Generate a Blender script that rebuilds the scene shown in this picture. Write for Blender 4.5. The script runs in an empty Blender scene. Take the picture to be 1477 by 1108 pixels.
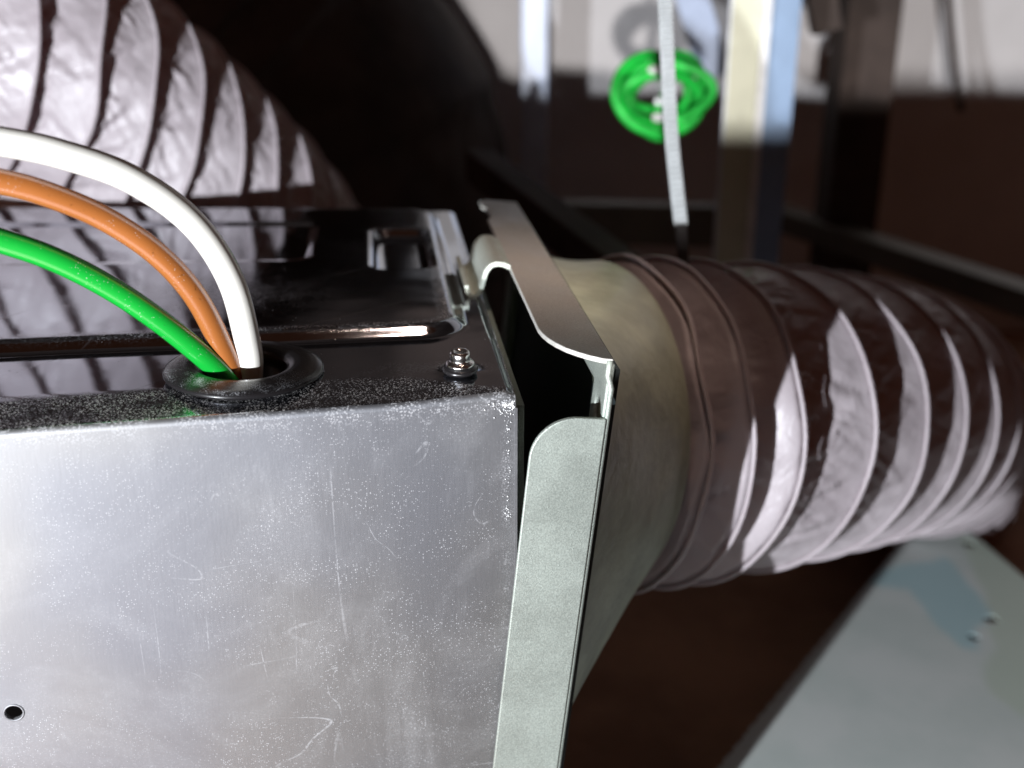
import bpy, bmesh, math, random
import numpy as np
from mathutils import Vector, Matrix, noise

R = math.radians
random.seed(7); np.random.seed(7)
scene = bpy.context.scene
col = scene.collection

# ------------------------------------------------------------------ camera
FPX, CX, CY = 1583.0, 738.5, 554.0
PITCH = R(21.0)
CAM = Vector((0, 0, 0.09))
cd = bpy.data.cameras.new('camera'); cam = bpy.data.objects.new('camera', cd); col.objects.link(cam)
cam.location = CAM; cam.rotation_euler = (math.pi / 2 - PITCH, 0, 0)
cd.sensor_width = 36; cd.lens = 36 * FPX / 1477
cd.clip_start = 0.01; cd.clip_end = 50
cd.dof.use_dof = True; cd.dof.focus_distance = 0.258; cd.dof.aperture_fstop = 9.5
scene.camera = cam

# ------------------------------------------------------------------ world, exposure
w = bpy.data.worlds.new('World'); scene.world = w; w.use_nodes = True
bg = w.node_tree.nodes['Background']
bg.inputs[0].default_value = (1.0, 0.38, 0.21, 1); bg.inputs[1].default_value = 0.034
scene.view_settings.view_transform = 'Standard'; scene.view_settings.look = 'None'
scene.view_settings.exposure = 0; scene.view_settings.gamma = 1
scene.cycles.max_bounces = 8
scene.cycles.sample_clamp_indirect = 4

# ------------------------------------------------------------------ lamps
def lamp(name, kind, loc, energy, color, target=None, **kw):
    l = bpy.data.lights.new(name, kind); l.energy = energy; l.color = color
    for k, v in kw.items(): setattr(l, k, v)
    o = bpy.data.objects.new(name, l); col.objects.link(o); o.location = loc
    if target is not None:
        o.rotation_euler = (Vector(target) - Vector(loc)).to_track_quat('-Z', 'Y').to_euler()
    return o
# inspection lamp standing in the open hatch, level with the top of the fan box
lamp('inspection_lamp', 'SPOT', (-0.294, -0.224, 0.026), 28, (0.90, 0.94, 1.0), (0.05, 0.35, 0.0),
     shadow_soft_size=0.0035, spot_size=R(150), spot_blend=0.3)
# added spot without a real source, skims over the box to the far wall
lamp('wall_fill_spot', 'SPOT', (-0.06, -0.70, 0.016), 74, (1.0, 0.97, 0.96), (0.385, 1.0, 0.28),
     shadow_soft_size=0.009, spot_size=R(32), spot_blend=0.05)
# daylight that comes up through the hatch below and in front of the box
lamp('hatch_light', 'AREA', (-0.29, -0.05, -0.203), 0.9, (0.98, 0.95, 1.0), (-0.29, -0.0499, 0.5),
     shape='RECTANGLE', size=0.50, size_y=0.34)
# added narrow warm spot from above, brightens the adapter's top rim
lamp('rim_fill_spot', 'SPOT', (0.02, 0.26, 0.50), 7.5, (1.0, 0.74, 0.60), (0.008, 0.305, 0.0),
     shadow_soft_size=0.04, spot_size=R(14), spot_blend=1.0)

# ------------------------------------------------------------------ pixel helpers (photo pixel + depth plane -> point)
FW = Vector((0, math.cos(PITCH), -math.sin(PITCH))); UP = Vector((0, math.sin(PITCH), math.cos(PITCH)))
def ray(px, py):
    return FW + Vector((1, 0, 0)) * ((px - CX) / FPX) + UP * ((CY - py) / FPX)
def atY(px, py, Y):
    d = ray(px, py); return CAM + d * (Y / d.y)
def atZ(px, py, z=0.0):
    d = ray(px, py); return CAM + d * ((z - CAM.z) / d.z)

# ------------------------------------------------------------------ object helpers
def link(name, me, mat, parent=None, smooth=True):
    o = bpy.data.objects.new(name, me); col.objects.link(o)
    if mat: me.materials.append(mat)
    if smooth:
        me.polygons.foreach_set('use_smooth', [True] * len(me.polygons))
    if parent: o.parent = parent
    return o
def mesh_from(name, verts, faces):
    me = bpy.data.meshes.new(name); me.from_pydata([tuple(v) for v in verts], [], faces); me.update(); return me
def thing(name, label, cat, loc=(0, 0, 0), group=None):
    o = bpy.data.objects.new(name, None); col.objects.link(o); o.location = loc; o.empty_display_size = .01
    o['label'] = label; o['category'] = cat
    if group: o['group'] = group
    bpy.context.view_layer.update()
    return o
def tag(o, label, cat, group=None):
    o['label'] = label; o['category'] = cat
    if group: o['group'] = group
    return o
def put(o, parent):
    """parent keeping world coordinates (all meshes are written in world space)"""
    o.parent = parent; o.matrix_parent_inverse = Matrix.Translation(-Vector(parent.location))
    return o
def part(name, me, mat, parent, smooth=True):
    return put(link(name, me, mat, None, smooth), parent)
def bm_mesh(name, bm):
    me = bpy.data.meshes.new(name); bmesh.ops.recalc_face_normals(bm, faces=bm.faces); bm.to_mesh(me); bm.free(); return me
def bevel(o, wd, seg=2):
    m = o.modifiers.new('bevel', 'BEVEL'); m.width = wd; m.segments = seg; m.limit_method = 'ANGLE'; m.angle_limit = R(35)
    return o
def catmull(pts, n):
    P = [Vector(p) for p in pts]; P = [P[0] * 2 - P[1]] + P + [P[-1] * 2 - P[-2]]
    out = []
    m = len(P) - 3
    for i in range(n):
        t = i / (n - 1) * m; k = min(int(t), m - 1); f = t - k
        a, b, c, d = P[k:k + 4]
        out.append(0.5 * ((2 * b) + (c - a) * f + (2 * a - 5 * b + 4 * c - d) * f * f + (3 * b - a - 3 * c + d) * f ** 3))
    return out
def resample(pts, n):
    d = [0.0]
    for a, b in zip(pts, pts[1:]): d.append(d[-1] + (b - a).length)
    L = d[-1]; out = []; k = 0
    for i in range(n):
        s = L * i / (n - 1)
        while k < len(d) - 2 and d[k + 1] < s: k += 1
        f = (s - d[k]) / max(1e-9, d[k + 1] - d[k]); out.append(pts[k].lerp(pts[k + 1], min(1, f)))
    return out, L
def frames(pts, up=Vector((0, 0, 1))):
    fr = []
    for i, p in enumerate(pts):
        t = (pts[min(i + 1, len(pts) - 1)] - pts[max(i - 1, 0)]).normalized()
        if i == 0:
            a = t.cross(up).normalized()
        else:
            a = (a - t * a.dot(t)).normalized()
        fr.append((p, t, a, t.cross(a)))
    return fr
def tube_mesh(name, pts, rad, seg=24, cap=True, up=Vector((0, 0, 1))):
    V, F = [], []
    fr = frames(pts, up)
    for i, (p, t, a, b) in enumerate(fr):
        r = rad(i / (len(pts) - 1)) if callable(rad) else rad
        for j in range(seg):
            th = 2 * math.pi * j / seg
            V.append(p + a * (r * math.cos(th)) + b * (r * math.sin(th)))
    n = len(pts)
    for i in range(n - 1):
        for j in range(seg):
            F.append((i * seg + j, i * seg + (j + 1) % seg, (i + 1) * seg + (j + 1) % seg, (i + 1) * seg + j))
    if cap:
        F.append(tuple(range(seg - 1, -1, -1))); F.append(tuple((n - 1) * seg + j for j in range(seg)))
    return mesh_from(name, V, F)
def lathe_mesh(name, prof, M, seg=64, close=False):
    V, F = [], []; n = len(prof)
    for (r, z) in prof:
        for j in range(seg):
            th = 2 * math.pi * j / seg; V.append(M @ Vector((r * math.cos(th), r * math.sin(th), z)))
    for i in range(n if close else n - 1):
        k = (i + 1) % n
        for j in range(seg):
            F.append((i * seg + j, i * seg + (j + 1) % seg, k * seg + (j + 1) % seg, k * seg + j))
    return mesh_from(name, V, F)
def box_mesh(name, o, ax, ay, az, x0, x1, y0, y1, z0, z1):
    V = [o + ax * x + ay * y + az * z for z in (z0, z1) for y in (y0, y1) for x in (x0, x1)]
    F = [(0, 2, 3, 1), (4, 5, 7, 6), (0, 1, 5, 4), (2, 6, 7, 3), (0, 4, 6, 2), (1, 3, 7, 5)]
    me = mesh_from(name, V, F)
    bm = bmesh.new(); bm.from_mesh(me); bmesh.ops.recalc_face_normals(bm, faces=bm.faces); bm.to_mesh(me); bm.free()
    return me
X, Y, Z = Vector((1, 0, 0)), Vector((0, 1, 0)), Vector((0, 0, 1))

# ------------------------------------------------------------------ materials
class Mat:
    def __init__(s, name, base=(.5, .5, .5), rough=.5, metal=0.0, spec=.5):
        s.m = bpy.data.materials.new(name); s.m.use_nodes = True; s.t = s.m.node_tree
        s.b = s.t.nodes['Principled BSDF']
        s.b.inputs['Base Color'].default_value = (*base, 1); s.b.inputs['Roughness'].default_value = rough
        s.b.inputs['Metallic'].default_value = metal; s.b.inputs['Specular IOR Level'].default_value = spec
        s.tc = s.t.nodes.new('ShaderNodeTexCoord')
    def n(s, kind, **kw):
        nd = s.t.nodes.new(kind)
        for k, v in kw.items(): setattr(nd, k, v)
        return nd
    def l(s, a, b): s.t.links.new(a, b)
    def mapping(s, scale=(1, 1, 1), rot=(0, 0, 0)):
        mp = s.n('ShaderNodeMapping'); mp.inputs['Scale'].default_value = scale; mp.inputs['Rotation'].default_value = rot
        s.l(s.tc.outputs['Object'], mp.inputs['Vector']); return mp.outputs[0]
    def noise(s, scale, detail=3, rough=.55, vec=None, dist=0.0):
        nd = s.n('ShaderNodeTexNoise'); nd.inputs['Scale'].default_value = scale; nd.inputs['Detail'].default_value = detail
        nd.inputs['Roughness'].default_value = rough; nd.inputs['Distortion'].default_value = dist
        s.l(vec if vec is not None else s.tc.outputs['Object'], nd.inputs['Vector']); return nd.outputs[0]
    def ramp(s, v, a, b, lo=0.0, hi=1.0):
        nd = s.n('ShaderNodeMapRange'); nd.interpolation_type = 'SMOOTHSTEP'
        nd.inputs['From Min'].default_value = a; nd.inputs['From Max'].default_value = b
        nd.inputs['To Min'].default_value = lo; nd.inputs['To Max'].default_value = hi
        s.l(v, nd.inputs['Value']); return nd.outputs[0]
    def math(s, op, a, b=None, clamp=False):
        nd = s.n('ShaderNodeMath'); nd.operation = op; nd.use_clamp = clamp
        for i, v in enumerate((a, b)):
            if v is None: continue
            if isinstance(v, (int, float)): nd.inputs[i].default_value = v
            else: s.l(v, nd.inputs[i])
        return nd.outputs[0]
    def mix(s, f, a, b):
        nd = s.n('ShaderNodeMix'); nd.data_type = 'RGBA'
        if isinstance(f, (int, float)): nd.inputs[0].default_value = f
        else: s.l(f, nd.inputs[0])
        for i, v in ((6, a), (7, b)):
            if isinstance(v, tuple): nd.inputs[i].default_value = (*v, 1)
            else: s.l(v, nd.inputs[i])
        return nd.outputs[2]
    def attr(s, name):
        nd = s.n('ShaderNodeAttribute'); nd.attribute_name = name; return nd.outputs['Fac']
    def specks(s, scale, size, dens):
        """small random dots: voronoi cells whose centre dot shows where the cell's random value is below dens"""
        v = s.n('ShaderNodeTexVoronoi'); v.inputs['Scale'].default_value = scale
        s.l(s.tc.outputs['Object'], v.inputs['Vector'])
        dot = s.ramp(v.outputs['Distance'], size, size * .5)
        sep = s.n('ShaderNodeSeparateColor'); s.l(v.outputs['Color'], sep.inputs[0])
        on = s.math('LESS_THAN', sep.outputs[0], dens)
        return s.math('MULTIPLY', dot, on)
    def bump(s, h, strength=.3, dist=.0005, normal=None):
        nd = s.n('ShaderNodeBump'); nd.inputs['Strength'].default_value = strength; nd.inputs['Distance'].default_value = dist
        s.l(h, nd.inputs['Height'])
        if normal is not None: s.l(normal, nd.inputs['Normal'])
        s.l(nd.outputs[0], s.b.inputs['Normal']); return nd.outputs[0]
    def to(s, sock, name): s.l(sock, s.b.inputs[name])

def metal_top():
    m = Mat('dark_polished_sheet', (.30, .31, .34), .07, 1.0)
    d = m.attr('dust')
    sp = m.specks(1500, .40, .9); sp2 = m.specks(3000, .42, .75)
    n1 = m.ramp(m.noise(140, 4), .35, .62)
    dens = m.math('MULTIPLY', d, m.math('ADD', n1, .35), clamp=True)
    s1 = m.math('MULTIPLY', m.math('MAXIMUM', sp, m.math('MULTIPLY', sp2, .8)), dens)
    # a sparse sprinkle everywhere plus long hair scratches
    s2 = m.math('MULTIPLY', m.specks(420, .10, .22), .6)
    wv = m.n('ShaderNodeTexWave'); wv.inputs['Scale'].default_value = 9; wv.inputs['Distortion'].default_value = 6
    wv.inputs['Detail'].default_value = 2; wv.inputs['Detail Scale'].default_value = .5
    m.l(m.mapping((1, 1, 1), (0, 0, R(35))), wv.inputs['Vector'])
    scr = m.math('MULTIPLY', m.ramp(wv.outputs['Fac'], .9992, 1.0), m.ramp(m.noise(30), .5, .7))
    dust = m.math('MAXIMUM', s1, m.math('MAXIMUM', s2, m.math('MULTIPLY', scr, .35)), clamp=True)
    haze = m.math('MULTIPLY', m.ramp(m.noise(45, 5, .6, dist=.6), .42, .75), .05)
    haze2 = m.math('ADD', haze, m.math('MULTIPLY', d, .05))
    m.to(m.mix(dust, (.33, .345, .38), (.58, .56, .54)), 'Base Color')
    m.to(m.math('SUBTRACT', 1.0, m.math('MULTIPLY', dust, .9)), 'Metallic')
    m.to(m.math('ADD', m.math('ADD', .06, haze2), m.math('MULTIPLY', dust, .45)), 'Roughness')
    m.bump(m.math('ADD', m.math('MULTIPLY', dust, .6), m.math('MULTIPLY', m.noise(60, 2), .5)), .25, .00025)
    return m.m
def metal_front():
    m = Mat('brushed_dusty_sheet', (.55, .55, .57), .36, 1.0)
    d = m.attr('dust')
    # smears: warped noise, diagonal and vertical streaks
    v1 = m.mapping((1, 1, .16)); v2 = m.mapping((1, 1, .35), (0, R(32), 0)); v3 = m.mapping((.3, 1, 1), (0, R(20), 0))
    st = m.ramp(m.noise(420, 5, .65, v1, .4), .52, .8)
    st2 = m.ramp(m.noise(300, 5, .7, v2, .8), .55, .8)
    st3 = m.ramp(m.noise(260, 5, .7, v3, .5), .58, .85)
    big = m.ramp(m.noise(22, 4, .6, dist=1.2), .42, .72)
    big2 = m.ramp(m.noise(35, 3, .6, m.mapping((1, 1, 1), (0, 1, 0)), 1.0), .45, .7)
    smear = m.math('ADD', m.math('MULTIPLY', st, m.math('MULTIPLY', big, .30)),
                   m.math('ADD', m.math('MULTIPLY', st2, m.math('MULTIPLY', big2, .45)), m.math('MULTIPLY', st3, m.math('MULTIPLY', big, .3))))
    cl = m.ramp(m.noise(38, 5, .65, dist=1.5), .40, .66, .03, 1.0)
    sp = m.math('MULTIPLY', m.specks(2300, .38, .30), cl)
    sp3 = m.math('MULTIPLY', m.specks(900, .16, .12), cl)
    spd = m.math('MULTIPLY', m.specks(1900, .55, .9), m.math('MULTIPLY', d, m.ramp(m.noise(170, 4), .40, .58)))
    # thin scratches: narrow iso-lines of a warped noise
    it = m.math('ABSOLUTE', m.math('SUBTRACT', m.noise(26, 2, .5, dist=.8), .5))
    line = m.math('MULTIPLY', m.ramp(it, .0030, .0006), m.math('MULTIPLY', m.ramp(m.noise(60, 2), .56, .66), .4))
    line = m.math('MULTIPLY', line, m.ramp(m.noise(900, 2), .3, .6))
    it2 = m.math('ABSOLUTE', m.math('SUBTRACT', m.noise(55, 1, .5, m.mapping((1, 1, .12), (0, R(8), 0)), .3), .5))
    line2 = m.math('MULTIPLY', m.ramp(it2, .006, .001), m.math('MULTIPLY', m.ramp(m.noise(34, 2), .54, .66), .45))
    it3 = m.math('ABSOLUTE', m.math('SUBTRACT', m.noise(60, 1, .5, m.mapping((.16, 1, 1), (0, R(28), 0)), .3), .5))
    line3 = m.math('MULTIPLY', m.ramp(it3, .006, .001), m.math('MULTIPLY', m.ramp(m.noise(28, 2), .58, .68), .45))
    line = m.math('MAXIMUM', line, m.math('MULTIPLY', m.math('MAXIMUM', line2, line3), m.ramp(m.noise(1100, 2), .3, .6)))
    dust = m.math('MAXIMUM', m.math('MAXIMUM', m.math('MULTIPLY', sp, .85), m.math('MULTIPLY', sp3, .7)), m.math('MAXIMUM', spd, line))
    # wiped patches, vertical runs and rub marks
    p1 = m.ramp(m.noise(16, 5, .62, dist=2.0), .46, .66)
    p2 = m.math('MULTIPLY', m.ramp(m.noise(55, 4, .7, m.mapping((1, 1, .10)), .6), .53, .70), m.ramp(m.noise(12, 2), .42, .6))
    fine = m.ramp(m.noise(1900, 3, .8), .50, .80)
    rub = m.math('MULTIPLY', m.math('ADD', m.math('MULTIPLY', p1, .35), m.math('MULTIPLY', p2, .5)), m.math('ADD', fine, .25))
    alld = m.math('ADD', dust, m.math('ADD', m.math('MULTIPLY', smear, .5), m.math('MULTIPLY', rub, .85)), clamp=True)
    base = m.mix(m.ramp(m.noise(14, 2), .35, .65), (.265, .27, .29), (.315, .31, .305))
    m.to(m.mix(alld, base, (.50, .50, .51)), 'Base Color')
    m.to(m.math('SUBTRACT', .97, m.math('MULTIPLY', alld, .85)), 'Metallic')
    m.to(m.math('ADD', .54, m.math('ADD', m.math('MULTIPLY', alld, .3), m.math('MULTIPLY', m.noise(60, 3), .10))), 'Roughness')
    hgt = m.math('ADD', m.math('MULTIPLY', alld, .5), m.math('ADD', m.math('MULTIPLY', m.noise(1500, 3, .6, v1), .35), m.math('MULTIPLY', m.noise(18, 2), 2.0)))
    m.bump(hgt, .18, .0003)
    return m.m
def galv(name, base, rough=.45, metal=.65, grain=.5):
    m = Mat(name, base, rough, metal)
    g = m.noise(2600, 3, .7); g2 = m.noise(90, 4, .6); sp = m.specks(1800, .3, .05)
    c1 = tuple(c * (1 - .28 * grain) for c in base); c2 = tuple(min(1, c * (1 + .22 * grain)) for c in base)
    m.to(m.mix(m.ramp(g, .35, .65), c1, c2), 'Base Color')
    m.to(m.ramp(g2, .3, .7, rough - .07, rough + .1), 'Roughness')
    m.bump(m.math('ADD', g, m.math('ADD', m.math('MULTIPLY', g2, .6), m.math('MULTIPLY', sp, 1.2))), .35 * grain + .1, .00022)
    return m.m
def cloth_mat():
    m = Mat('duct_fabric', (.55, .53, .56), .42, 0.0, .6)
    n1 = m.noise(70, 5, .6, dist=.8); n2 = m.noise(420, 4, .6); n3 = m.noise(26, 3)
    m.to(m.mix(m.ramp(n3, .3, .7), (.49, .435, .46), (.57, .515, .54)), 'Base Color')
    m.to(m.ramp(n1, .3, .7, .34, .50), 'Roughness')
    m.bump(m.math('ADD', m.math('MULTIPLY', n1, 1.0), m.math('MULTIPLY', n2, .12)), .55, .0022)
    tr = m.n('ShaderNodeBsdfTranslucent'); tr.inputs[0].default_value = (.80, .20, .08, 1)
    mx = m.n('ShaderNodeMixShader'); mx.inputs[0].default_value = .13
    m.l(m.b.outputs[0], mx.inputs[1]); m.l(tr.outputs[0], mx.inputs[2])
    out = [n for n in m.t.nodes if n.type == 'OUTPUT_MATERIAL'][0]; m.l(mx.outputs[0], out.inputs['Surface'])
    return m.m
def simple(name, base, rough=.5, metal=0.0, spec=.5, var=.15, scale=60, bump=.15, bdist=.0006):
    m = Mat(name, base, rough, metal, spec)
    n1 = m.noise(scale, 4, .6)
    m.to(m.mix(m.ramp(n1, .3, .7), tuple(c * (1 - var) for c in base), tuple(min(1, c * (1 + var)) for c in base)), 'Base Color')
    if bump: m.bump(m.noise(scale * 5, 4), bump, bdist)
    return m.m
def rubber():
    m = Mat('black_rubber', (.012, .012, .013), .30, 0, .6)
    d = m.attr('dust'); sp = m.math('MULTIPLY', m.specks(3600, .45, .85), m.math('MULTIPLY', d, m.ramp(m.noise(260, 3), .38, .6)), clamp=True)
    m.to(m.mix(sp, (.014, .013, .014), (.72, .74, .78)), 'Base Color')
    m.to(m.math('ADD', .27, m.math('MULTIPLY', sp, .4)), 'Roughness')
    m.bump(m.noise(900, 2), .05, .0001)
    return m.m
def wire_mat(name, base, rough=.22, marks=0.0):
    m = Mat(name, base, rough, 0, .6)
    n = m.noise(900, 4, .7); g = m.ramp(m.math('MULTIPLY', m.ramp(n, .60, .72), m.ramp(m.noise(110, 2), .45, .6)), 0, 1, 0, marks)
    ds = m.math('MULTIPLY', m.specks(2600, .30, .22), m.ramp(m.noise(200, 3), .45, .65))
    m.to(m.mix(ds, m.mix(g, base, tuple(c * .35 for c in base)), (.6, .6, .58)), 'Base Color')
    m.b.inputs['Coat Weight'].default_value = 1.0; m.b.inputs['Coat Roughness'].default_value = .22
    m.bump(m.noise(350, 3), .08, .0004)
    return m.m

M_top, M_front = metal_top(), metal_front()
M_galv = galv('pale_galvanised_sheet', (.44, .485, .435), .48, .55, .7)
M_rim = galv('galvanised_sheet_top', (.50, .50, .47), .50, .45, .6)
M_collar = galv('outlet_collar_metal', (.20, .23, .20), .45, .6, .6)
M_neck = simple('aged_adapter_plastic', (.46, .51, .39), .38, 0, .5, .22, 45, .25, .002)
M_cloth = cloth_mat()
M_rubber = rubber()
M_white = wire_mat('white_insulation', (.90, .87, .79))
M_orange = wire_mat('orange_brown_insulation', (.38, .125, .03), .24, .75)
M_green = wire_mat('green_insulation', (.006, .36, .035))
M_coil = simple('green_cable_sheath', (.006, .42, .04), .55, bump=.1)
M_zinc = simple('zinc_plated_steel', (.72, .71, .70), .2, 1.0, .5, .1, 400, .3, .0002)
M_black = simple('black_shadowed_steel', (.01, .01, .011), .4)
M_tie = simple('grey_nylon', (.27, .29, .30), .35, 0, .5, .1, 200, .1)
M_tie_dark = simple('near_black_strap', (.012, .010, .010), .5)
M_stud = simple('bright_galvanised_stud', (.62, .66, .72), .38, .35, .5, .08, 70, .15)
M_wall = simple('cement_render', (.62, .60, .60), .9, 0, .2, .06, 9, .5, .004)
M_dark = simple('dark_brown_matte', (.055, .040, .034), .8, 0, .3, .3, 20, .3, .002)
M_blockwall = simple('pale_block_wall', (.66, .68, .64), .9, 0, .2, .10, 14, .5, .004)
M_floor = simple('brown_ceiling_void_floor', (.30, .15, .09), .85, 0, .3, .25, 12, .4, .003)
M_rail = simple('grey_ceiling_rail', (.12, .108, .088), .5, .3, .5, .15, 25, .1)
M_pipe = simple('pale_blue_pipe', (.42, .49, .64), .35, 0, .5, .08, 40, .05)
M_brown = simple('brown_conduit', (.34, .20, .12), .45, 0, .5, .2, 40, .1)
def panel_mat():
    m = Mat('stained_ceiling_board', (.55, .62, .58), .55)
    st = m.attr('stain'); g = m.attr('green')
    b = m.mix(m.ramp(m.noise(30, 4), .3, .7), (.56, .62, .595), (.64, .68, .66))
    b = m.mix(m.math('MULTIPLY', g, .8), b, (.50, .58, .49))
    b = m.mix(st, b, (.36, .56, .60))
    m.to(b, 'Base Color'); m.bump(m.noise(300, 3), .15, .0005)
    return m.m
M_panel = panel_mat()

# ------------------------------------------------------------------ fan housing
ZF = -0.0018
P_fr = atZ(742, 571, ZF); P_fl = atZ(0, 621, ZF)
P_br = atZ(655, 305); P_bl = atZ(0, 303)
ef = (P_fr - P_fl); ef.z = 0; ef.normalize()                      # along the front edge, to the right
ed = (P_br - P_fr); ed.z = 0; depth = ed.length; ed.normalize()    # into the picture
nf = Vector((ef.y, -ef.x, 0))                                     # front face normal, towards the camera
B = Vector((P_fr.x, P_fr.y, 0))
eb = (P_br - P_bl); eb.z = 0; eb.normalize()
ELEFT = 0.27
ED0 = ed.copy()
def top_pt(u, t):
    """u metres left of the right edge (negative), t 0..1 front to back"""
    return B + ef * (u * (1 - t)) + eb * (u * t) + ED0 * (depth * t)
def sstep(a, b, x):
    x = min(1, max(0, (x - a) / (b - a))); return x * x * (3 - 2 * x)
def uw(p):
    d = p - B; wv = d.dot(ED0) ; # approx local coords
    det = ef.x * ED0.y - ef.y * ED0.x
    u = (d.x * ED0.y - d.y * ED0.x) / det; wv = (ef.x * d.y - ef.y * d.x) / det
    return u, wv
PL_FRONT = uw(atZ(400, 499))[1]
G = atZ(352, 527, .002)
G_u, G_w = uw(G)
SC = atZ(664, 540)
rc = [uw(atZ(*q)) for q in ((533, 405), (628, 400), (612, 345), (545, 345))]
RU0 = (rc[0][0] + rc[3][0]) / 2; RU1 = (rc[1][0] + rc[2][0]) / 2; RW0 = (rc[0][1] + rc[1][1]) / 2; RW1 = (rc[2][1] + rc[3][1]) / 2
def rrect(u, w_, u0, u1, w0, w1, r):
    """signed distance (inside negative) to a rounded rectangle"""
    cx, cy = (u0 + u1) / 2, (w0 + w1) / 2; hx, hy = (u1 - u0) / 2 - r, (w1 - w0) / 2 - r
    qx, qy = abs(u - cx) - hx, abs(w_ - cy) - hy
    return math.hypot(max(qx, 0), max(qy, 0)) + min(max(qx, qy), 0) - r
def top_h(u, w_):
    h = 0.0; dust = 0.0
    plf = PL_FRONT + .0015 * sstep(-.03, -.10, u) * 0
    sd = rrect(u, w_, -.5, -.0085, plf, depth - .006, .010)
    h += .0030 * sstep(.0022, -.0030, sd)
    sd2 = rrect(u, w_, RU0, RU1, RW0, RW1, .004)
    h -= .0030 * sstep(.0015, -.0022, sd2)
    sd3 = rrect(u, w_, -.4, RU0 - .02, RW0 + .012, RW1 + .01, .006)
    h -= .0008 * sstep(.002, -.003, sd3)
    # front roll: drops gently before the fold, less towards the corner
    wid = .0125 * sstep(-.0005, -.030, u) + .0015
    h -= .0018 * (1 - sstep(-.002, wid, w_) if wid > 0 else 0) * .75 * (.25 + .75 * wid / .014)
    # right edge lip
    h -= .0008 * sstep(-.0022, 0, u)
    # dimple round the screw and grommet
    su, sw = S_uw
    h += .0007 * math.exp(-((u - su) ** 2 + (w_ - sw) ** 2) / (2 * .0032 ** 2))
    # slight waviness of thin sheet
    h += .00018 * noise.noise(Vector((u * 18, w_ * 18, 1.3))) + .00005 * noise.noise(Vector((u * 60, w_ * 60, 4.3)))
    # dust gathers in the roll, at the foot and the brow of the embossing
    dust = max(dust, (1 - sstep(wid * .75, wid * 1.05, w_)) * sstep(-.001, -.004, u) * .95)
    dust = max(dust, .65 * math.exp(-((sd + .0035) / .0016) ** 2) if -.12 < u else .35 * math.exp(-((sd + .0035) / .0016) ** 2))
    dust = max(dust, .45 * math.exp(-((u + .075) ** 2) / (2 * .018 ** 2) - ((w_ - .075) ** 2) / (2 * .012 ** 2)))
    dust = max(dust, .25 * math.exp(-((u + .024) ** 2) / (2 * .012 ** 2) - ((w_ - .016) ** 2) / (2 * .004 ** 2)))
    dust = max(dust, .6 * sstep(-.0015, -.0004, u))
    return h, dust
S_uw = uw(SC)

housing = thing('fan_housing', 'polished silver metal fan box with embossed top, rubber grommet and scratched dusty front', 'fan box', B + Z * -.17)
def grid_positions():
    us = list(np.concatenate([-np.geomspace(.0001, .03, 90)[::-1] * 1.0, [0]]))
    left = list(np.linspace(-ELEFT, -.03, 300)[:-1]); us = left + us
    ts = []
    ws = list(np.linspace(0, .03, 90)) + list(np.linspace(.03, depth, 260))[1:]
    return us, ws
us, ws = grid_positions()
V, Dst = [], []
for w_ in ws:
    for u in us:
        p = top_pt(u, w_ / depth); uu, ww = uw(p)
        h, dd = top_h(uu, w_)
        V.append((p.x, p.y, h)); Dst.append(dd)
nu = len(us); HR = .0150
F = []
for i in range(len(ws) - 1):
    for j in range(nu - 1):
        c = ((us[j] - G_u) ** 2 + (ws[i] - G_w) ** 2) ** .5
        if c < HR: continue
        F.append((i * nu + j, i * nu + j + 1, (i + 1) * nu + j + 1, (i + 1) * nu + j))
# fold over the front edge: quarter round of radius rf
rf = .0016; nseg = 8; prev = list(range(nu))
for k in range(1, nseg + 1):
    th = math.pi / 2 * k / nseg; cur = []
    for j, u in enumerate(us):
        p0 = Vector(V[j])
        q = p0 + nf * (rf * math.sin(th)) - Z * (rf * (1 - math.cos(th)))
        cur.append(len(V)); V.append(tuple(q)); Dst.append(.75 if k > 2 else .9)
    for j in range(nu - 1):
        F.append((prev[j + 1], prev[j], cur[j], cur[j + 1]))
    prev = cur
V_top_z = [V[k][2] for k in prev]
me = mesh_from('top_panel', V, F)
a = me.attributes.new('dust', 'FLOAT', 'POINT'); a.data.foreach_set('value', np.array(Dst, dtype=np.float32))
tp_ = part('top_panel', me, M_top, housing)
me.materials.append(M_front)
nfold = nseg * (nu - 1)
for k in range(len(me.polygons) - nfold + 2 * (nu - 1), len(me.polygons)): me.polygons[k].material_index = 1

# front panel with a screw hole, dust attribute along its edges
def hole_grid(name, o, ax, ay, x0, x1, y0, y1, step, holes, dustf=None, wav=0.0, nrm=None):
    nx = int(round((x1 - x0) / step)) + 1; ny = int(round((y1 - y0) / step)) + 1
    xs = np.linspace(x0, x1, nx); ys = np.linspace(y0, y1, ny)
    V, Dd, inside = [], [], []
    for yv in ys:
        for xv in xs:
            x, y = xv, yv; ins = False
            for (hx, hy, hr) in holes:
                d = math.hypot(x - hx, y - hy)
                if d < hr - step * .75: ins = True
                elif d < hr + step * .75:
                    x = hx + (x - hx) / d * hr; y = hy + (y - hy) / d * hr
            p = o + ax * x + ay * y
            if wav: p = p + nrm * (wav * noise.noise(Vector((x * 14, y * 14, 7.7))))
            V.append(p); inside.append(ins); Dd.append(dustf(xv, yv) if dustf else 0)
    F = []
    for i in range(ny - 1):
        for j in range(nx - 1):
            q = (i * nx + j, i * nx + j + 1, (i + 1) * nx + j + 1, (i + 1) * nx + j)
            if any(inside[k] for k in q): continue
            F.append(q)
    me = mesh_from(name, V, F)
    a = me.attributes.new('dust', 'FLOAT', 'POINT'); a.data.foreach_set('value', np.array(Dd, dtype=np.float32))
    return me
z_top = V[prev[-1]][2] if False else -(.0018 * .75) - rf
oF = B + nf * rf + Z * 0
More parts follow.
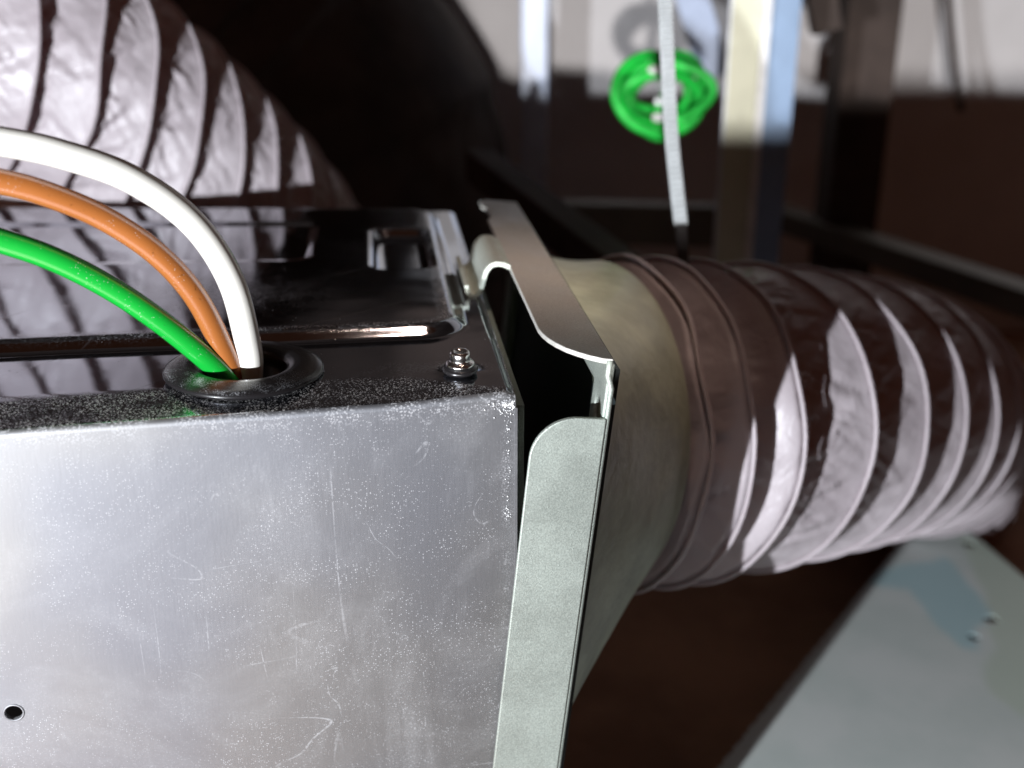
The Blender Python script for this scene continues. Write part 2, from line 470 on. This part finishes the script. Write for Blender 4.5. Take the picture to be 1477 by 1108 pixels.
hp = CAM + ray(20, 1028) * ((oF - CAM).dot(nf) / ray(20, 1028).dot(nf))
hx = (hp - oF).dot(ef); hz = hp.z
def fdust(x, z):
    d = .85 * sstep(z_top - .0035, z_top, z)
    d = max(d, .95 * math.exp(-((x + .0020) / .0010) ** 2) * (.5 + .5 * noise.noise(Vector((0, 3, z * 220)))) * sstep(-.11, -.02, z))
    return d
me = hole_grid('front_panel', oF, ef, Z, -ELEFT, 0, -.19, z_top, .0012, [(hx, hz, .0020)], fdust, .00035, nf)
fz = [V_top_z[i] for i in range(nu)]
for v in me.vertices:      # the panel's upper edge follows the fold
    k = sstep(z_top - .006, z_top, v.co.z)
    if k > 0:
        x = (v.co - oF).dot(ef); v.co.z += k * (float(np.interp(x, us, fz)) - z_top)
fp = part('front_panel', me, M_front, housing)
Mh = Matrix.Translation(oF + ef * hx + Z * hz) @ nf.to_track_quat('Z', 'Y').to_matrix().to_4x4()
hr = part('hole_rim', lathe_mesh('hole_rim', [(.0019, -.0010), (.0019, .0001), (.0021, .0003), (.0024, .0001), (.0024, -.0002)], Mh, 36), M_front, housing)
# ragged bright crust on the top right corner of the front
bm = bmesh.new()
for i in range(150):
    if i < 95:
        x = -abs(random.gauss(0, .0025)) - .0002; z = z_top + .0006 - abs(random.gauss(0, .0015)); 
    else:
        x = -.0018 + random.gauss(0, .0004); z = z_top - random.random() ** 1.4 * .03
    c = oF + ef * x + Z * z + nf * .0001
    r = random.uniform(.00008, .00022)
    bmesh.ops.create_icosphere(bm, subdivisions=1, radius=r, matrix=Matrix.Translation(c))
cr = part('dust_crust', bm_mesh('dust_crust', bm), simple('white_dust', (.85, .85, .84), .9, bump=0), housing); cr['kind'] = 'stuff'
# hollow behind the hole and the grommet, the rest of the box
part('side_panel', box_mesh('side_panel', B, ef, ED0, Z, -.0012, 0, .0004, depth, -.19, -.0012), M_front, housing, False)
part('back_panel', box_mesh('back_panel', B + ED0 * depth, ef, ED0, Z, -ELEFT, 0, -.002, -.0005, -.19, -.001), M_front, housing, False)
part('base_panel', box_mesh('base_panel', B, ef, ED0, Z, -ELEFT, 0, 0, depth, -.192, -.190), M_front, housing, False)
# folded seam along the right front edge
part('seam_fold', box_mesh('seam_fold', oF, ef, nf, Z, -.0002, .0004, -.0012, .0001, -.19, z_top - .0012), M_front, housing, False)
# outlet collar that stands out of the right side
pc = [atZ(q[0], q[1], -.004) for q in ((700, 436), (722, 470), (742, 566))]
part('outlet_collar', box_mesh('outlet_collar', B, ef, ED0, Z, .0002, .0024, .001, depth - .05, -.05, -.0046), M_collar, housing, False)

# screw: hex head on a flanged washer with a black sealing washer
s0 = Vector((SC.x, SC.y, top_h(*S_uw)[0]))
Ms = Matrix.Translation(s0) @ Matrix.Rotation(R(4), 4, 'X') @ Matrix.Diagonal((1.12, 1.12, 1.0, 1))
bm = bmesh.new()
def hexprism(bm, M, r0, r1, z0, z1, n=6):
    lo = [bm.verts.new(M @ Vector((r0 * math.cos(2 * math.pi * i / n), r0 * math.sin(2 * math.pi * i / n), z0))) for i in range(n)]
    hi = [bm.verts.new(M @ Vector((r1 * math.cos(2 * math.pi * i / n), r1 * math.sin(2 * math.pi * i / n), z1))) for i in range(n)]
    bm.faces.new(hi)
    for i in range(n): bm.faces.new((lo[i], lo[(i + 1) % n], hi[(i + 1) % n], hi[i]))
me = lathe_mesh('screw', [(0, .0050), (.0011, .0050), (.0012, .0052), (.0017, .0052), (.0021, .0048), (.0021, .0034), (.0019, .0030), (.0023, .0027), (.0029, .0024), (.0031, .0020), (.0029, .0016), (.0022, .0013), (.0021, .0)], Ms, 36)
scr = part('screw', me, M_zinc, housing)
me = lathe_mesh('screw_socket', [(0, .00506), (.0010, .00506), (.00115, .0049)], Ms, 24)
rs = part('screw_recess', me, simple('rusty_recess', (.45, .16, .08), .5, .5, bump=0), housing)
rs.parent = scr; rs.matrix_parent_inverse = scr.matrix_parent_inverse.copy()
me = lathe_mesh('washer', [(.002, .0016), (.0034, .0013), (.0038, .0008), (.0036, .0002), (.002, .0)], Ms, 36)
part('washer', me, M_rubber, housing)

# grommet
Mg = Matrix.Translation(Vector((G.x, G.y, -.0004))) @ Matrix.Rotation(R(2.0), 4, Vector((.2, 1, 0)).normalized())
prof = [(.0094, -.006), (.0094, .0010), (.0097, .0018), (.0104, .0026), (.0114, .0031), (.0130, .0033), (.0152, .0031), (.0170, .0027),
        (.0182, .0020), (.0184, .0015), (.0181, .0010), (.0172, .0008), (.0164, .0008), (.0160, .0004), (.0160, .00005)]
prof2 = []
for (a_, b_) in zip(prof, prof[1:]):
    for k in range(3): prof2.append((a_[0] + (b_[0] - a_[0]) * k / 3, a_[1] + (b_[1] - a_[1]) * k / 3))
prof2.append(prof[-1])
me = lathe_mesh('grommet', prof2, Mg, 96)
dv = []
for v in me.vertices:
    l = Mg.inverted() @ v.co; th = math.atan2(l.y, l.x); rr = math.hypot(l.x, l.y)
    f = .0
    if rr > .0125: f = max(0, math.cos(th + math.pi * .56)) ** 1.5 * 1.0
    f = max(f, .8 * max(0, math.cos(th - math.pi)) ** 3 if rr > .013 else 0)
    dv.append(f * .8 if l.z > .0022 else 0)
a = me.attributes.new('dust', 'FLOAT', 'POINT'); a.data.foreach_set('value', np.array(dv, dtype=np.float32))
part('grommet', me, M_rubber, housing)

# ------------------------------------------------------------------ the three wires
def wire(name, label, pts, rad, mat):
    P = catmull([atY(*p) for p in pts], 120)
    P, L = resample(P, 110)
    o = link(name, tube_mesh(name, P, rad, 28), mat)
    return tag(o, label, 'wire')
gy = G.y
wire('wire', 'thick white wire arching highest out of the rubber grommet', [(357, 575, gy), (360, 540, gy), (358, 500, gy), (333, 405, gy - .001), (278, 322, gy - .004), (190, 259, gy - .008), (90, 223, gy - .012), (0, 204, gy - .015), (-130, 186, gy - .02)], lambda t: .0031, M_white)
wire('wire', 'orange-brown wire bending out of the grommet between the white and green ones', [(342, 578, gy - .0005), (337, 545, gy - .0015), (322, 505, gy - .002), (282, 428, gy - .004), (226, 366, gy - .007), (150, 315, gy - .010), (70, 281, gy - .014), (0, 262, gy - .017), (-130, 238, gy - .022)], lambda t: .0027, M_orange)
wire('wire', 'bright green wire lying lowest out of the grommet', [(345, 575, gy - .002), (325, 545, gy - .0035), (292, 513, gy - .005), (230, 463, gy - .007), (160, 416, gy - .009), (80, 375, gy - .012), (0, 347, gy - .015), (-130, 312, gy - .02)], lambda t: .0027, M_green)

# ------------------------------------------------------------------ duct adapter hanging off the box outlet
FA = atY(884, 526, P_fr.y - .0015)
adapter = thing('duct_adapter', 'loose pale galvanised duct adapter tilting away from the fan box outlet', 'duct adapter', FA - Z * .15)
tilt = R(5.8)
ux = Vector((ed.y, -ed.x, 0))                                     # outwards from the box, horizontal
uz = (Z * math.cos(tilt) + ux * math.sin(tilt)).normalized()
uxx = (ux * math.cos(tilt) - Z * math.sin(tilt)).normalized()
TH = .0012
DL = (atZ(745, 296, FA.z) - FA).dot(ED0)
def sheet(name, outline, o, a1, a2, nrm, th, mat, parent, bw=.00025):
    """flat sheet with an outline in (a1, a2) and thickness th along nrm"""
    bm = bmesh.new()
    vs = [bm.verts.new(o + a1 * x + a2 * y) for (x, y) in outline]
    f = bm.faces.new(vs)
    r = bmesh.ops.extrude_face_region(bm, geom=[f])
    bmesh.ops.translate(bm, verts=[v for v in r['geom'] if isinstance(v, bmesh.types.BMVert)], vec=nrm * th)
    ob = part(name, bm_mesh(name, bm), mat, parent, False)
    if bw: bevel(ob, bw, 2)
    return ob
def arc(cx, cy, r, a0, a1, n):
    return [(cx + r * math.cos(a0 + (a1 - a0) * i / n), cy + r * math.sin(a0 + (a1 - a0) * i / n)) for i in range(n + 1)]
# top rim: x (outwards) from -WT to 0, y = depth
WT = .0142; rr_ = .0118
wa, wb = .078, .112
out = [(0, 0), (0, DL), (-WT + .003, DL), (-WT, DL - .003), (-WT, DL - .012), (-WT + .0016, DL - .016), (-WT + .0016, DL - .03), (-WT, DL - .034), (-WT, .020)]
out += [(-WT + .0004, .0165), (-WT + .0012, .0130), (-WT + .0026, .0095), (-WT + .0045, .0063), (-WT + .0068, .0038), (-WT + .0095, .0016), (-WT + .0118, .0003)]
sheet('top_rim', out[::-1], FA, uxx, ED0, uz, TH, M_rim, adapter)
# bent hook tab
prof = [(-WT + .0004, .0006), (-WT - .0022, .0014), (-WT - .0048, .0010), (-WT - .0064, -.0010), (-WT - .0070, -.0040), (-WT - .0076, -.0070), (-WT - .0092, -.0086), (-WT - .0110, -.0080), (-WT - .0118, -.0055)]
pv = [FA + uxx * x + uz * z for x, z in prof]
pc_ = catmull([(x, z, 0) for x, z in prof], 40)
V, F = [], []
n = len(pc_)
for wv in (wa, wb):
    for side in (0, 1):
        for i, p in enumerate(pc_):
            t = (pc_[min(i + 1, n - 1)] - pc_[max(0, i - 1)]).normalized(); nn = Vector((-t.y, t.x, 0))
            q = p + nn * (TH / 2 if side else -TH / 2)
            V.append(FA + uxx * q.x + uz * q.y + ED0 * wv)
for i in range(n - 1):
    F += [(i, i + 1, 2 * n + i + 1, 2 * n + i), (n + i + 1, n + i, 3 * n + i, 3 * n + i + 1), (i + 1, i, n + i, n + i + 1), (2 * n + i, 2 * n + i + 1, 3 * n + i + 1, 3 * n + i)]
F += [(0, 2 * n, 3 * n, n), (n - 1, 2 * n - 1, 4 * n - 1, 3 * n - 1)]
me = mesh_from('hook_tab', V, F); bm = bmesh.new(); bm.from_mesh(me); bmesh.ops.recalc_face_normals(bm, faces=bm.faces); bm.to_mesh(me); bm.free()
part('hook_tab', me, M_galv, adapter, False)
# front rim: x from -WF to 0, z down; rounded upper left corner
WF = .0166; HG = .0128; rc_ = .0105
out = [(0, -HG), (-WF + rc_, -HG)] + arc(-WF + rc_, -HG - rc_, rc_, math.pi / 2, math.pi, 14)[1:] + [(-WF, -.20), (0, -.20)]
sheet('front_rim', out, FA, uxx, uz, -ED0, TH, M_galv, adapter)
# end plate with a round hole near the front corner
me = hole_grid('end_plate', FA + uxx * -.0001, ED0, uz, .0002, DL, -.20, -.0001, .0010, [(.0060, -.0135, .0036)])
bm = bmesh.new(); bm.from_mesh(me); kill = []
for f in bm.faces:
    c = f.calc_center_median() - FA; a_ = c.dot(ED0); b_ = c.dot(uz)
    if .013 < a_ < DL - .013 and -.140 < b_ < -.008: kill.append(f)
bmesh.ops.delete(bm, geom=kill, context='FACES'); bm.to_mesh(me); bm.free()
ep = part('end_plate', me, M_galv, adapter)
sm = ep.modifiers.new('thick', 'SOLIDIFY'); sm.thickness = TH; sm.offset = 0
# dark sheet added across the opening in place of the unlit neck interior
part('neck_shade_sheet', box_mesh('neck_shade_sheet', FA + uxx * .0030, ED0, uxx, uz, .008, DL - .008, 0, .0010, -.145, -.004), simple('dark_neck_shade', (.016, .022, .022), .45), adapter, False)
# corner bead: the folded front edge of the end plate
part('folded_edge', tube_mesh('folded_edge', [FA + uxx * .0004 + uz * z + ux * (-.0012 if z > -.003 else 0) for z in np.linspace(.0010, -.20, 60)], .0007, 10), M_galv, adapter)
# neck: rounded rectangle to circle
duct_c = [atY(850, 612, .345), atY(1000, 606, .365), atY(1150, 596, .405), atY(1272, 594, .465), atY(1326, 614, .545), atY(1334, 668, .62), atY(1318, 750, .68)]
RD = .0575
c1 = duct_c[0]; t1 = (duct_c[1] - duct_c[0]).normalized()
a1 = t1.cross(Z).normalized(); b1 = t1.cross(a1)
V, F = [], []; NS, NR = 96, 26
cen0 = FA + ED0 * (DL * .5) + uz * -.066 + uxx * .0008
for i in range(NR):
    f = i / (NR - 1); g = sstep(0, 1, f) * .6 + f * .4
    for j in range(NS):
        th = 2 * math.pi * j / NS; c_, s_ = math.cos(th), math.sin(th)
        k = 1 / max(abs(c_) ** 5 + abs(s_) ** 5, 1e-6) ** (1 / 5)
        p0 = cen0 + ED0 * (c_ * k * (DL * .5 - .006)) + uz * (s_ * k * .060)
        p1 = c1 - a1 * (c_ * RD * .97) - b1 * (s_ * RD * .97)
        p = p0.lerp(p1, g)
        nz = .0014 * noise.noise(p * 45) * math.sin(math.pi * f)
        V.append(p + (p - cen0.lerp(c1, g)).normalized() * nz)
for i in range(NR - 1):
    for j in range(NS):
        F.append((i * NS + j, i * NS + (j + 1) % NS, (i + 1) * NS + (j + 1) % NS, (i + 1) * NS + j))
part('neck', mesh_from('neck', V, F), M_neck, adapter)

# ------------------------------------------------------------------ flexible ducts
def duct(name, label, path, Rr, pitch, amp, seed, phase=0.0, squash=None, wr=1.0, mat=None, tight=None, lean=None):
    mat = mat or M_cloth
    P = catmull(path, 400); P, L = resample(P, int(9 * 400 * 1.0 / 4))
    nring = L / pitch; per = 22; n = int(nring * per) + 1; P, L = resample(P, n)
    lt, pt = tight or (0.0, pitch)
    def turn(i):
        l = i / (n - 1) * L
        return phase + (l / pt if l < lt else lt / pt + (l - lt) / pitch)
    fr = frames(P)
    if lean:      # a sagging duct: its rings stand steeper than its run
        f2 = []; a_prev = None
        for (p, tg, a, b) in fr:
            t2 = tg.lerp(lean[0].normalized(), lean[1]).normalized()
            a_prev = t2.cross(Z).normalized() if a_prev is None else (a_prev - t2 * a_prev.dot(t2)).normalized()
            f2.append((p, t2, a_prev, t2.cross(a_prev)))
        fr = f2
    seg = 260; V = np.zeros((n * seg, 3)); F = []
    t = thing(name, label, 'duct', path[0], None)
    for i, (p, tg, a, b) in enumerate(fr):
        s = turn(i); k = abs(math.sin(math.pi * s))            # 0 at the wire, 1 mid-way
        fz = s - math.floor(s)
        fa = s - math.floor(s)
        sag = sstep(0, .15, fa) if fa < .15 else (1 - (fa - .15) / .85) ** .8
        if tg is None: sag = k
        ring = int(math.floor(s))
        # overall unevenness of each bay
        bay = 1 + .35 * noise.noise(Vector((ring * 1.7, seed, .3)))
        for j in range(seg):
            th = 2 * math.pi * j / seg
            d = a * math.cos(th) + b * math.sin(th)
            q = Vector((math.cos(th) * 2.2, math.sin(th) * 2.2, s * .9 + seed * 9.1))
            q2 = Vector((math.cos(th + .35 * s) * 7, math.sin(th + .35 * s) * 7, s * 1.1 + seed * 3.3))
            q3 = Vector((math.cos(th - .3 * fz) * 15, math.sin(th - .3 * fz) * 15, s * 1.6 + seed))
            w1 = noise.noise(q); w2 = noise.noise(q2); w3 = noise.noise(q3)
            crease = (1 - abs(w2) * 2.2); crease = max(0, crease) ** 3
            cr3 = max(0, 1 - abs(w3) * 2.6) ** 3
            r = Rr - amp * sag * bay * (1.9 if math.floor(s) <= 2 and tight else 1) * (1 + .35 * w1) + sag * wr * (.0022 * w2 + .0016 * crease - .0008 + .0009 * w3 + .0008 * cr3)
            sh = .0022 * wr * noise.noise(q * .8 + Vector((5, 5, 5))) + .0012 * sag * w2   # rings drift along the axis
            V[i * seg + j] = p + d * r + tg * sh
    for i in range(n - 1):
        for j in range(seg):
            F.append((i * seg + j, i * seg + (j + 1) % seg, (i + 1) * seg + (j + 1) % seg, (i + 1) * seg + j))
    part('duct_skin', mesh_from(name + '_skin', V, F), mat, t)
    # the wire rings inside the crests
    for i in range(n - 1):
        if math.floor(turn(i)) == math.floor(turn(i + 1)): continue
        s = float(math.floor(turn(i + 1))); i += 1 if abs(turn(i + 1) - s) < abs(turn(i) - s) else 0
        p, tg, a, b = fr[i]
        pts = []
        for j in range(72):
            th = 2 * math.pi * j / 72
            q = Vector((math.cos(th) * 2.2, math.sin(th) * 2.2, s * .9 + seed * 9.1))
            sh = .0022 * wr * noise.noise(q * .8 + Vector((5, 5, 5)))
            pts.append(p + (a * math.cos(th) + b * math.sin(th)) * (Rr + .0001) + tg * sh)
        V2, F2 = [], []
        for j, c in enumerate(pts):
            rad = (c - p).normalized()
            for k in range(8):
                ph = 2 * math.pi * k / 8; V2.append(c + rad * (.0008 * math.cos(ph)) + tg * (.0008 * math.sin(ph)))
        for j in range(72):
            for k in range(8):
                F2.append((j * 8 + k, j * 8 + (k + 1) % 8, ((j + 1) % 72) * 8 + (k + 1) % 8, ((j + 1) % 72) * 8 + k))
        part('wire_ring', mesh_from('wire_ring', V2, F2), mat, t)
    return t, fr
duct('flexible_duct', 'grey pleated flexible duct clamped on the adapter neck at the right', duct_c, RD, .0320, .0090, 1.0, .35, tight=(.0371, .0140), wr=1.5)
duct('flexible_duct', 'grey pleated flexible duct sloping down behind the fan box at the left', [atY(-360, -85, .44), atY(-180, 15, .45), atY(-42, 67, .457), atY(66, 120, .465), atY(176, 199, .48), atY(264, 268, .495), atY(340, 335, .51), atY(405, 410, .53), atY(440, 500, .55)], .061, .0205, .0058, 2.0, .0, lean=(Vector((.62, .75, -.22)), .8), wr=1.7)
# tightened collar of the right duct: bunched folds and a dark clamp strap
t0 = duct_c[0]
tg = t1

# ------------------------------------------------------------------ hanging strap (ribbed cable tie) that carries the right duct
tie = thing('hanging_cable_tie', 'ribbed grey cable tie hanging down onto the right duct in front of the green coil', 'cable tie', atY(985, 375, .335))
tp = [atY(957, -60, .40), atY(961, 40, .397), atY(965, 130, .394), atY(969, 200, .39), atY(976, 270, .384), atY(983, 335, .376), atY(986, 400, .366), atY(988, 440, .36)]
P, L = resample(catmull(tp, 100), 240)
fr = frames(P, Vector((1, 0, 0)))
ycut = atY(983, 326, .377).z  # below ycut the strap is near-black, smooth and narrower
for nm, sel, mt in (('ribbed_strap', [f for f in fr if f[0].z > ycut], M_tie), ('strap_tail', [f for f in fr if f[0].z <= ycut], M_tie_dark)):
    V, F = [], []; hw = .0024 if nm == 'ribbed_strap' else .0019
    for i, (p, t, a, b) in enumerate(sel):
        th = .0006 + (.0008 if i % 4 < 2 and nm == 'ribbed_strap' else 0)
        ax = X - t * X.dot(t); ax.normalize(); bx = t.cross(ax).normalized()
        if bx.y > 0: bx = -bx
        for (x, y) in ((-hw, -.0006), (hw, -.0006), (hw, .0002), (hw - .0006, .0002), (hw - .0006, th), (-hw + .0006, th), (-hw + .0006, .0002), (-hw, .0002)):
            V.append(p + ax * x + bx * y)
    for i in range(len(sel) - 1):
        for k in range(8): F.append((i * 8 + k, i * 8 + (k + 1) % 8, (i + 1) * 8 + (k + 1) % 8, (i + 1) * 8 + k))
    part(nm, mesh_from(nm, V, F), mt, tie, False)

# ------------------------------------------------------------------ setting
def struct(name, me, mat, smooth=False):
    o = link(name, me, mat, None, smooth); o['kind'] = 'structure'; return o
ZFL = -.21
struct('floor', box_mesh('floor', Vector((0, 0, ZFL - .03)), X, Y, Z, -1.6, 1.6, -.02, 2.2, -.02, 0), M_floor)
YW = 1.0
struct('back_wall', box_mesh('back_wall', Vector((0, YW, 0)), X, Y, Z, -1.6, 1.6, 0, .1, ZFL - .03, .8), M_wall)
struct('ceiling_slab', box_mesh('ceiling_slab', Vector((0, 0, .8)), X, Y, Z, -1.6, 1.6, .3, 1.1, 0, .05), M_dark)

# added unseen board: keeps the wall spot off everything below the box top
o = link('beam_blocker', box_mesh('beam_blocker', Vector((0, -.11, 0)), X, Y, Z, -.155, .50, 0, .018, ZFL, .0080), M_dark, None, False)
tag(o, 'unseen dark board added to block the wall spot below the box top', 'blocker')
# pale ceiling board lying to the right below the duct
pa = atZ(1400, 768, ZFL); pb = atZ(1500, 852, ZFL)
e1 = (pb - pa).normalized(); e2 = Vector((e1.y, -e1.x, 0))
if e2.y > 0: e2 = -e2
board = thing('ceiling_board', 'pale greenish board with bluish stain and screw holes lying below the right duct', 'board', (pa.x, pa.y, ZFL))
def in_poly(x, y, poly):
    c = False; n = len(poly)
    for i in range(n):
        x1, y1 = poly[i]; x2, y2 = poly[(i + 1) % n]
        if (y1 > y) != (y2 > y) and x < (x2 - x1) * (y - y1) / (y2 - y1) + x1: c = not c
    return c
def zpix(q): p = atZ(q[0], q[1], ZFL); return (p.x, p.y)
stain = [zpix(q) for q in ((1190, 815), (1290, 790), (1360, 850), (1385, 900), (1440, 925), (1400, 935), (1370, 925), (1330, 905), (1300, 880), (1270, 840))]
stain = [zpix(q) for q in ((1200, 835), (1360, 800), (1375, 815), (1400, 850), (1425, 880), (1412, 900), (1408, 935), (1385, 935), (1355, 905), (1330, 880), (1320, 850))]
green = [zpix(q) for q in ((1385, 770), (1420, 860), (1425, 900), (1440, 940), (1425, 975), (1440, 1010), (1520, 1060), (1600, 900), (1500, 800))]
nxg, nyg = 300, 300
V, F, S1, S2 = [], [], [], []
hole1 = zpix((1430, 891)); hole2 = zpix((1405, 917)); hole3 = zpix((1398, 783))
for i in range(nyg):
    for j in range(nxg):
        p = pa + e1 * (-.27 + .62 * j / (nxg - 1)) + e2 * (.40 * i / (nyg - 1))
        wx = p.x + .004 * noise.noise(p * 60); wy = p.y + .004 * noise.noise(p * 60 + Vector((9, 9, 9)))
        V.append((p.x, p.y, ZFL)); S1.append(.75 * in_poly(wx, wy, stain)); S2.append(1.0 * in_poly(wx, wy, green))
def blur(A):
    A = np.array(A, dtype=float).reshape(nyg, nxg)
    for _ in range(2): A = (A + np.roll(A, 1, 0) + np.roll(A, -1, 0) + np.roll(A, 1, 1) + np.roll(A, -1, 1)) / 5
    return A.ravel().astype(np.float32)
ca, cb = zpix((1310, 770)), zpix((1035, 1108))
def side(v):      # left edge shaped to the shadow line; shaded part shows brown floor instead
    return (cb[0] - ca[0]) * (v[1] - ca[1]) - (cb[1] - ca[1]) * (v[0] - ca[0]) if (cb[1] < ca[1]) else 0
def inh(v):
    for (hx_, hy_), r in ((hole1, .0040), (hole2, .0030), (hole3, .0036)):
        if math.hypot(v[0] - hx_, v[1] - hy_) < r: return True
    return False
for i in range(nyg - 1):
    for j in range(nxg - 1):
        if side(V[i * nxg + j]) < 0: continue
        if inh(V[i * nxg + j]): continue
        F.append((i * nxg + j, (i + 1) * nxg + j, (i + 1) * nxg + j + 1, i * nxg + j + 1))
me = mesh_from('board_face', V, F)
for nm, S in (('stain', S1), ('green', S2)):
    a = me.attributes.new(nm, 'FLOAT', 'POINT'); a.data.foreach_set('value', blur(S))
bo = part('board_face', me, M_panel, board, False)
sm = bo.modifiers.new('thick', 'SOLIDIFY'); sm.thickness = .0012; sm.offset = -1

# steel stud (C section)
def vbar(name, px0, px1, pyt, D, z0, z1, dep, mat, label, cat):
    a = atY(px0, pyt, D); b = atY(px1, pyt, D)
    o = link(name, box_mesh(name, Vector((0, 0, 0)), X, Y, Z, a.x, b.x, D, D + dep, z0, z1), mat, None, False)
    return tag(bevel(o, .0012), label, cat)
D = .66
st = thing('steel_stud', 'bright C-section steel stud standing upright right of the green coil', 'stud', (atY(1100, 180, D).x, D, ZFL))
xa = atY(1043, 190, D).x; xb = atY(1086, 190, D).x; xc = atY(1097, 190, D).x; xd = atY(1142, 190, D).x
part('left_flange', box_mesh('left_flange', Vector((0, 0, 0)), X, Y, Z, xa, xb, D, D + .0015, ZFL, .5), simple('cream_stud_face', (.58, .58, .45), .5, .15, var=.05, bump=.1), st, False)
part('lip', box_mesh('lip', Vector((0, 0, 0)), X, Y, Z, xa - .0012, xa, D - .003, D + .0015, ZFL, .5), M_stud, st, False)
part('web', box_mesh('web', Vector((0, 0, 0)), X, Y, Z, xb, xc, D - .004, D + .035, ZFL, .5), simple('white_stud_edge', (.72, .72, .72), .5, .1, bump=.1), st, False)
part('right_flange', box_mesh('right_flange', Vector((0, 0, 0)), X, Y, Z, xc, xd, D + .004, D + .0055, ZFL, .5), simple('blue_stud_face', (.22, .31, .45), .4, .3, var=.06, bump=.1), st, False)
vbar('post', 1213, 1290, 120, .84, ZFL, .5, .04, M_dark, 'dark upright post in front of the pale wall at the right', 'post')
vbar('metal_upright', 752, 790, 90, .86, ZFL, .6, .02, M_pipe, 'narrow pale blue upright profile beside the dark mass in the background', 'upright')
o = link('pipe', tube_mesh('pipe', [Vector((atY(1172, 60, .93).x, .93, z)) for z in np.linspace(ZFL, .6, 6)], .013, 20), M_brown); tag(o, 'brown pipe upright just right of the bright stud', 'pipe')
o = link('hanging_wire', tube_mesh('hanging_wire', [atY(1366, -40, .93), atY(1372, 40, .93), atY(1378, 100, .93), atY(1386, 160, .93)], .003, 10), M_dark); tag(o, 'thin dark wire hanging before the pale wall at top right', 'wire')
# right wall part with a paler block surface
o = link('hanger_rod', tube_mesh('hanger_rod', [Vector((atY(945, 200, .60).x, .60, z)) for z in np.linspace(ZFL, .5, 8)], .0042, 14), M_brown); tag(o, 'brown hanger rod upright below and behind the green cable coil', 'rod')
# bracket and clamp hanging from above
def slab_between(name, p, q, wd, th, mat):
    d = (q - p); L = d.length; d.normalize(); s_ = d.cross(Y).normalized(); n_ = d.cross(s_)
    return bevel(link(name, box_mesh(name, p, d, s_, n_, 0, L, -wd / 2, wd / 2, -th / 2, th / 2), mat, None, False), .001)
tag(slab_between('hanger_bracket', atY(982, -60, .78), atY(1032, 112, .76), .022, .004, M_pipe), 'pale blue slanting metal bracket between the green coil and the bright stud', 'bracket')
tag(slab_between('pipe_clamp', atY(1176, -50, .74), atY(1192, 46, .74), .018, .014, M_dark), 'dark clamp hanging just right of the bright stud at the top edge', 'clamp')
# rails
def rail(name, p, q, wd, ht, label, mat=None):
    d = (q - p); L = d.length; d.normalize(); s = d.cross(Z).normalized()
    o = link(name, box_mesh(name, p, d, s, Z, 0, L, -wd / 2, wd / 2, -ht, 0), mat or M_rail, None, False)
    return tag(bevel(o, .001), label, 'rail')
rail('ceiling_rail', atZ(1085, 285, -.10), atZ(1520, 425, -.10), .022, .018, 'dull grey rail running diagonally behind the right duct')
rail('ceiling_rail', atY(800, 290, .80), atY(1090, 297, .80), .02, .030, 'dull grey rail running level behind the hanger rod')
rail('ceiling_rail', atY(690, 215, .70), atY(940, 400, .50), .018, .02, 'dark diagonal rail behind the adapter', M_dark)

# added big duct whose dark colour stands in for the shaded background
duct('shade_mass_duct', 'large dark corrugated duct added in place of the shade behind the left flexible duct', [atY(-60, -60, .88), atY(140, 50, .88), atY(300, 165, .88), atY(385, 250, .88), atY(400, 370, .88), atY(400, 500, .87), atY(400, 700, .86)], .195, .034, .006, 4.0, .0, mat=M_dark)
tag(bevel(link('dark_reflection_beam', box_mesh('dark_reflection_beam', Vector((0, .80, 0)), X, Y, Z, -.9, .26, 0, .05, .165, .62), M_dark, None, False), .003), 'unseen dark beam added above the view to darken reflections in the fan box top', 'beam')  # added out of view so the box top reflects something dark
# green cable coil
coil = thing('cable_coil', 'bright green cable coiled in loops on the hanger rod', 'cable coil', atY(955, 140, .585))
c0 = atY(955, 137, .585)
random.seed(3)
pts = []
for i in range(150):
    th = i / 150 * 2 * math.pi * 6.0
    k = i / 150
    rx = .0200 + .0035 * math.sin(k * 31) ; rz = .0150 + .0035 * math.sin(k * 27 + 1)
    pts.append(c0 + Vector((rx * math.cos(th) + .0026 * math.sin(k * 23), .009 * math.sin(k * 13) + .006 * math.sin(th + 5 * k), rz * math.sin(th) + .0030 * math.cos(k * 29))))
part('cable_loops', tube_mesh('cable_loops', resample(catmull(pts, 700), 600)[0], .0027, 12, up=Vector((0, 1, 0))), M_coil, coil)
pts = [c0 + Vector(q) for q in ((-.010, -.008, .018), (-.002, -.011, .012), (.001, -.012, .004), (-.003, -.012, -.004), (-.004, -.010, -.013))]
part('cable_tail', tube_mesh('cable_tail', catmull([p for p in pts], 40), .0023, 12), M_coil, coil)
bm = bmesh.new()
for q in ((-.006, -.014, .0135), (-.0005, -.015, .0060), (-.002, -.0155, -.0015), (-.003, -.015, -.0095)):
    bmesh.ops.create_uvsphere(bm, u_segments=16, v_segments=10, radius=.0030, matrix=Matrix.Translation(c0 + Vector(q)) @ Matrix.Diagonal((1.3, .8, .8, 1)))
b = part('white_ties', bm_mesh('white_ties', bm), simple('white_plastic', (.8, .8, .8), .4, bump=0), coil)
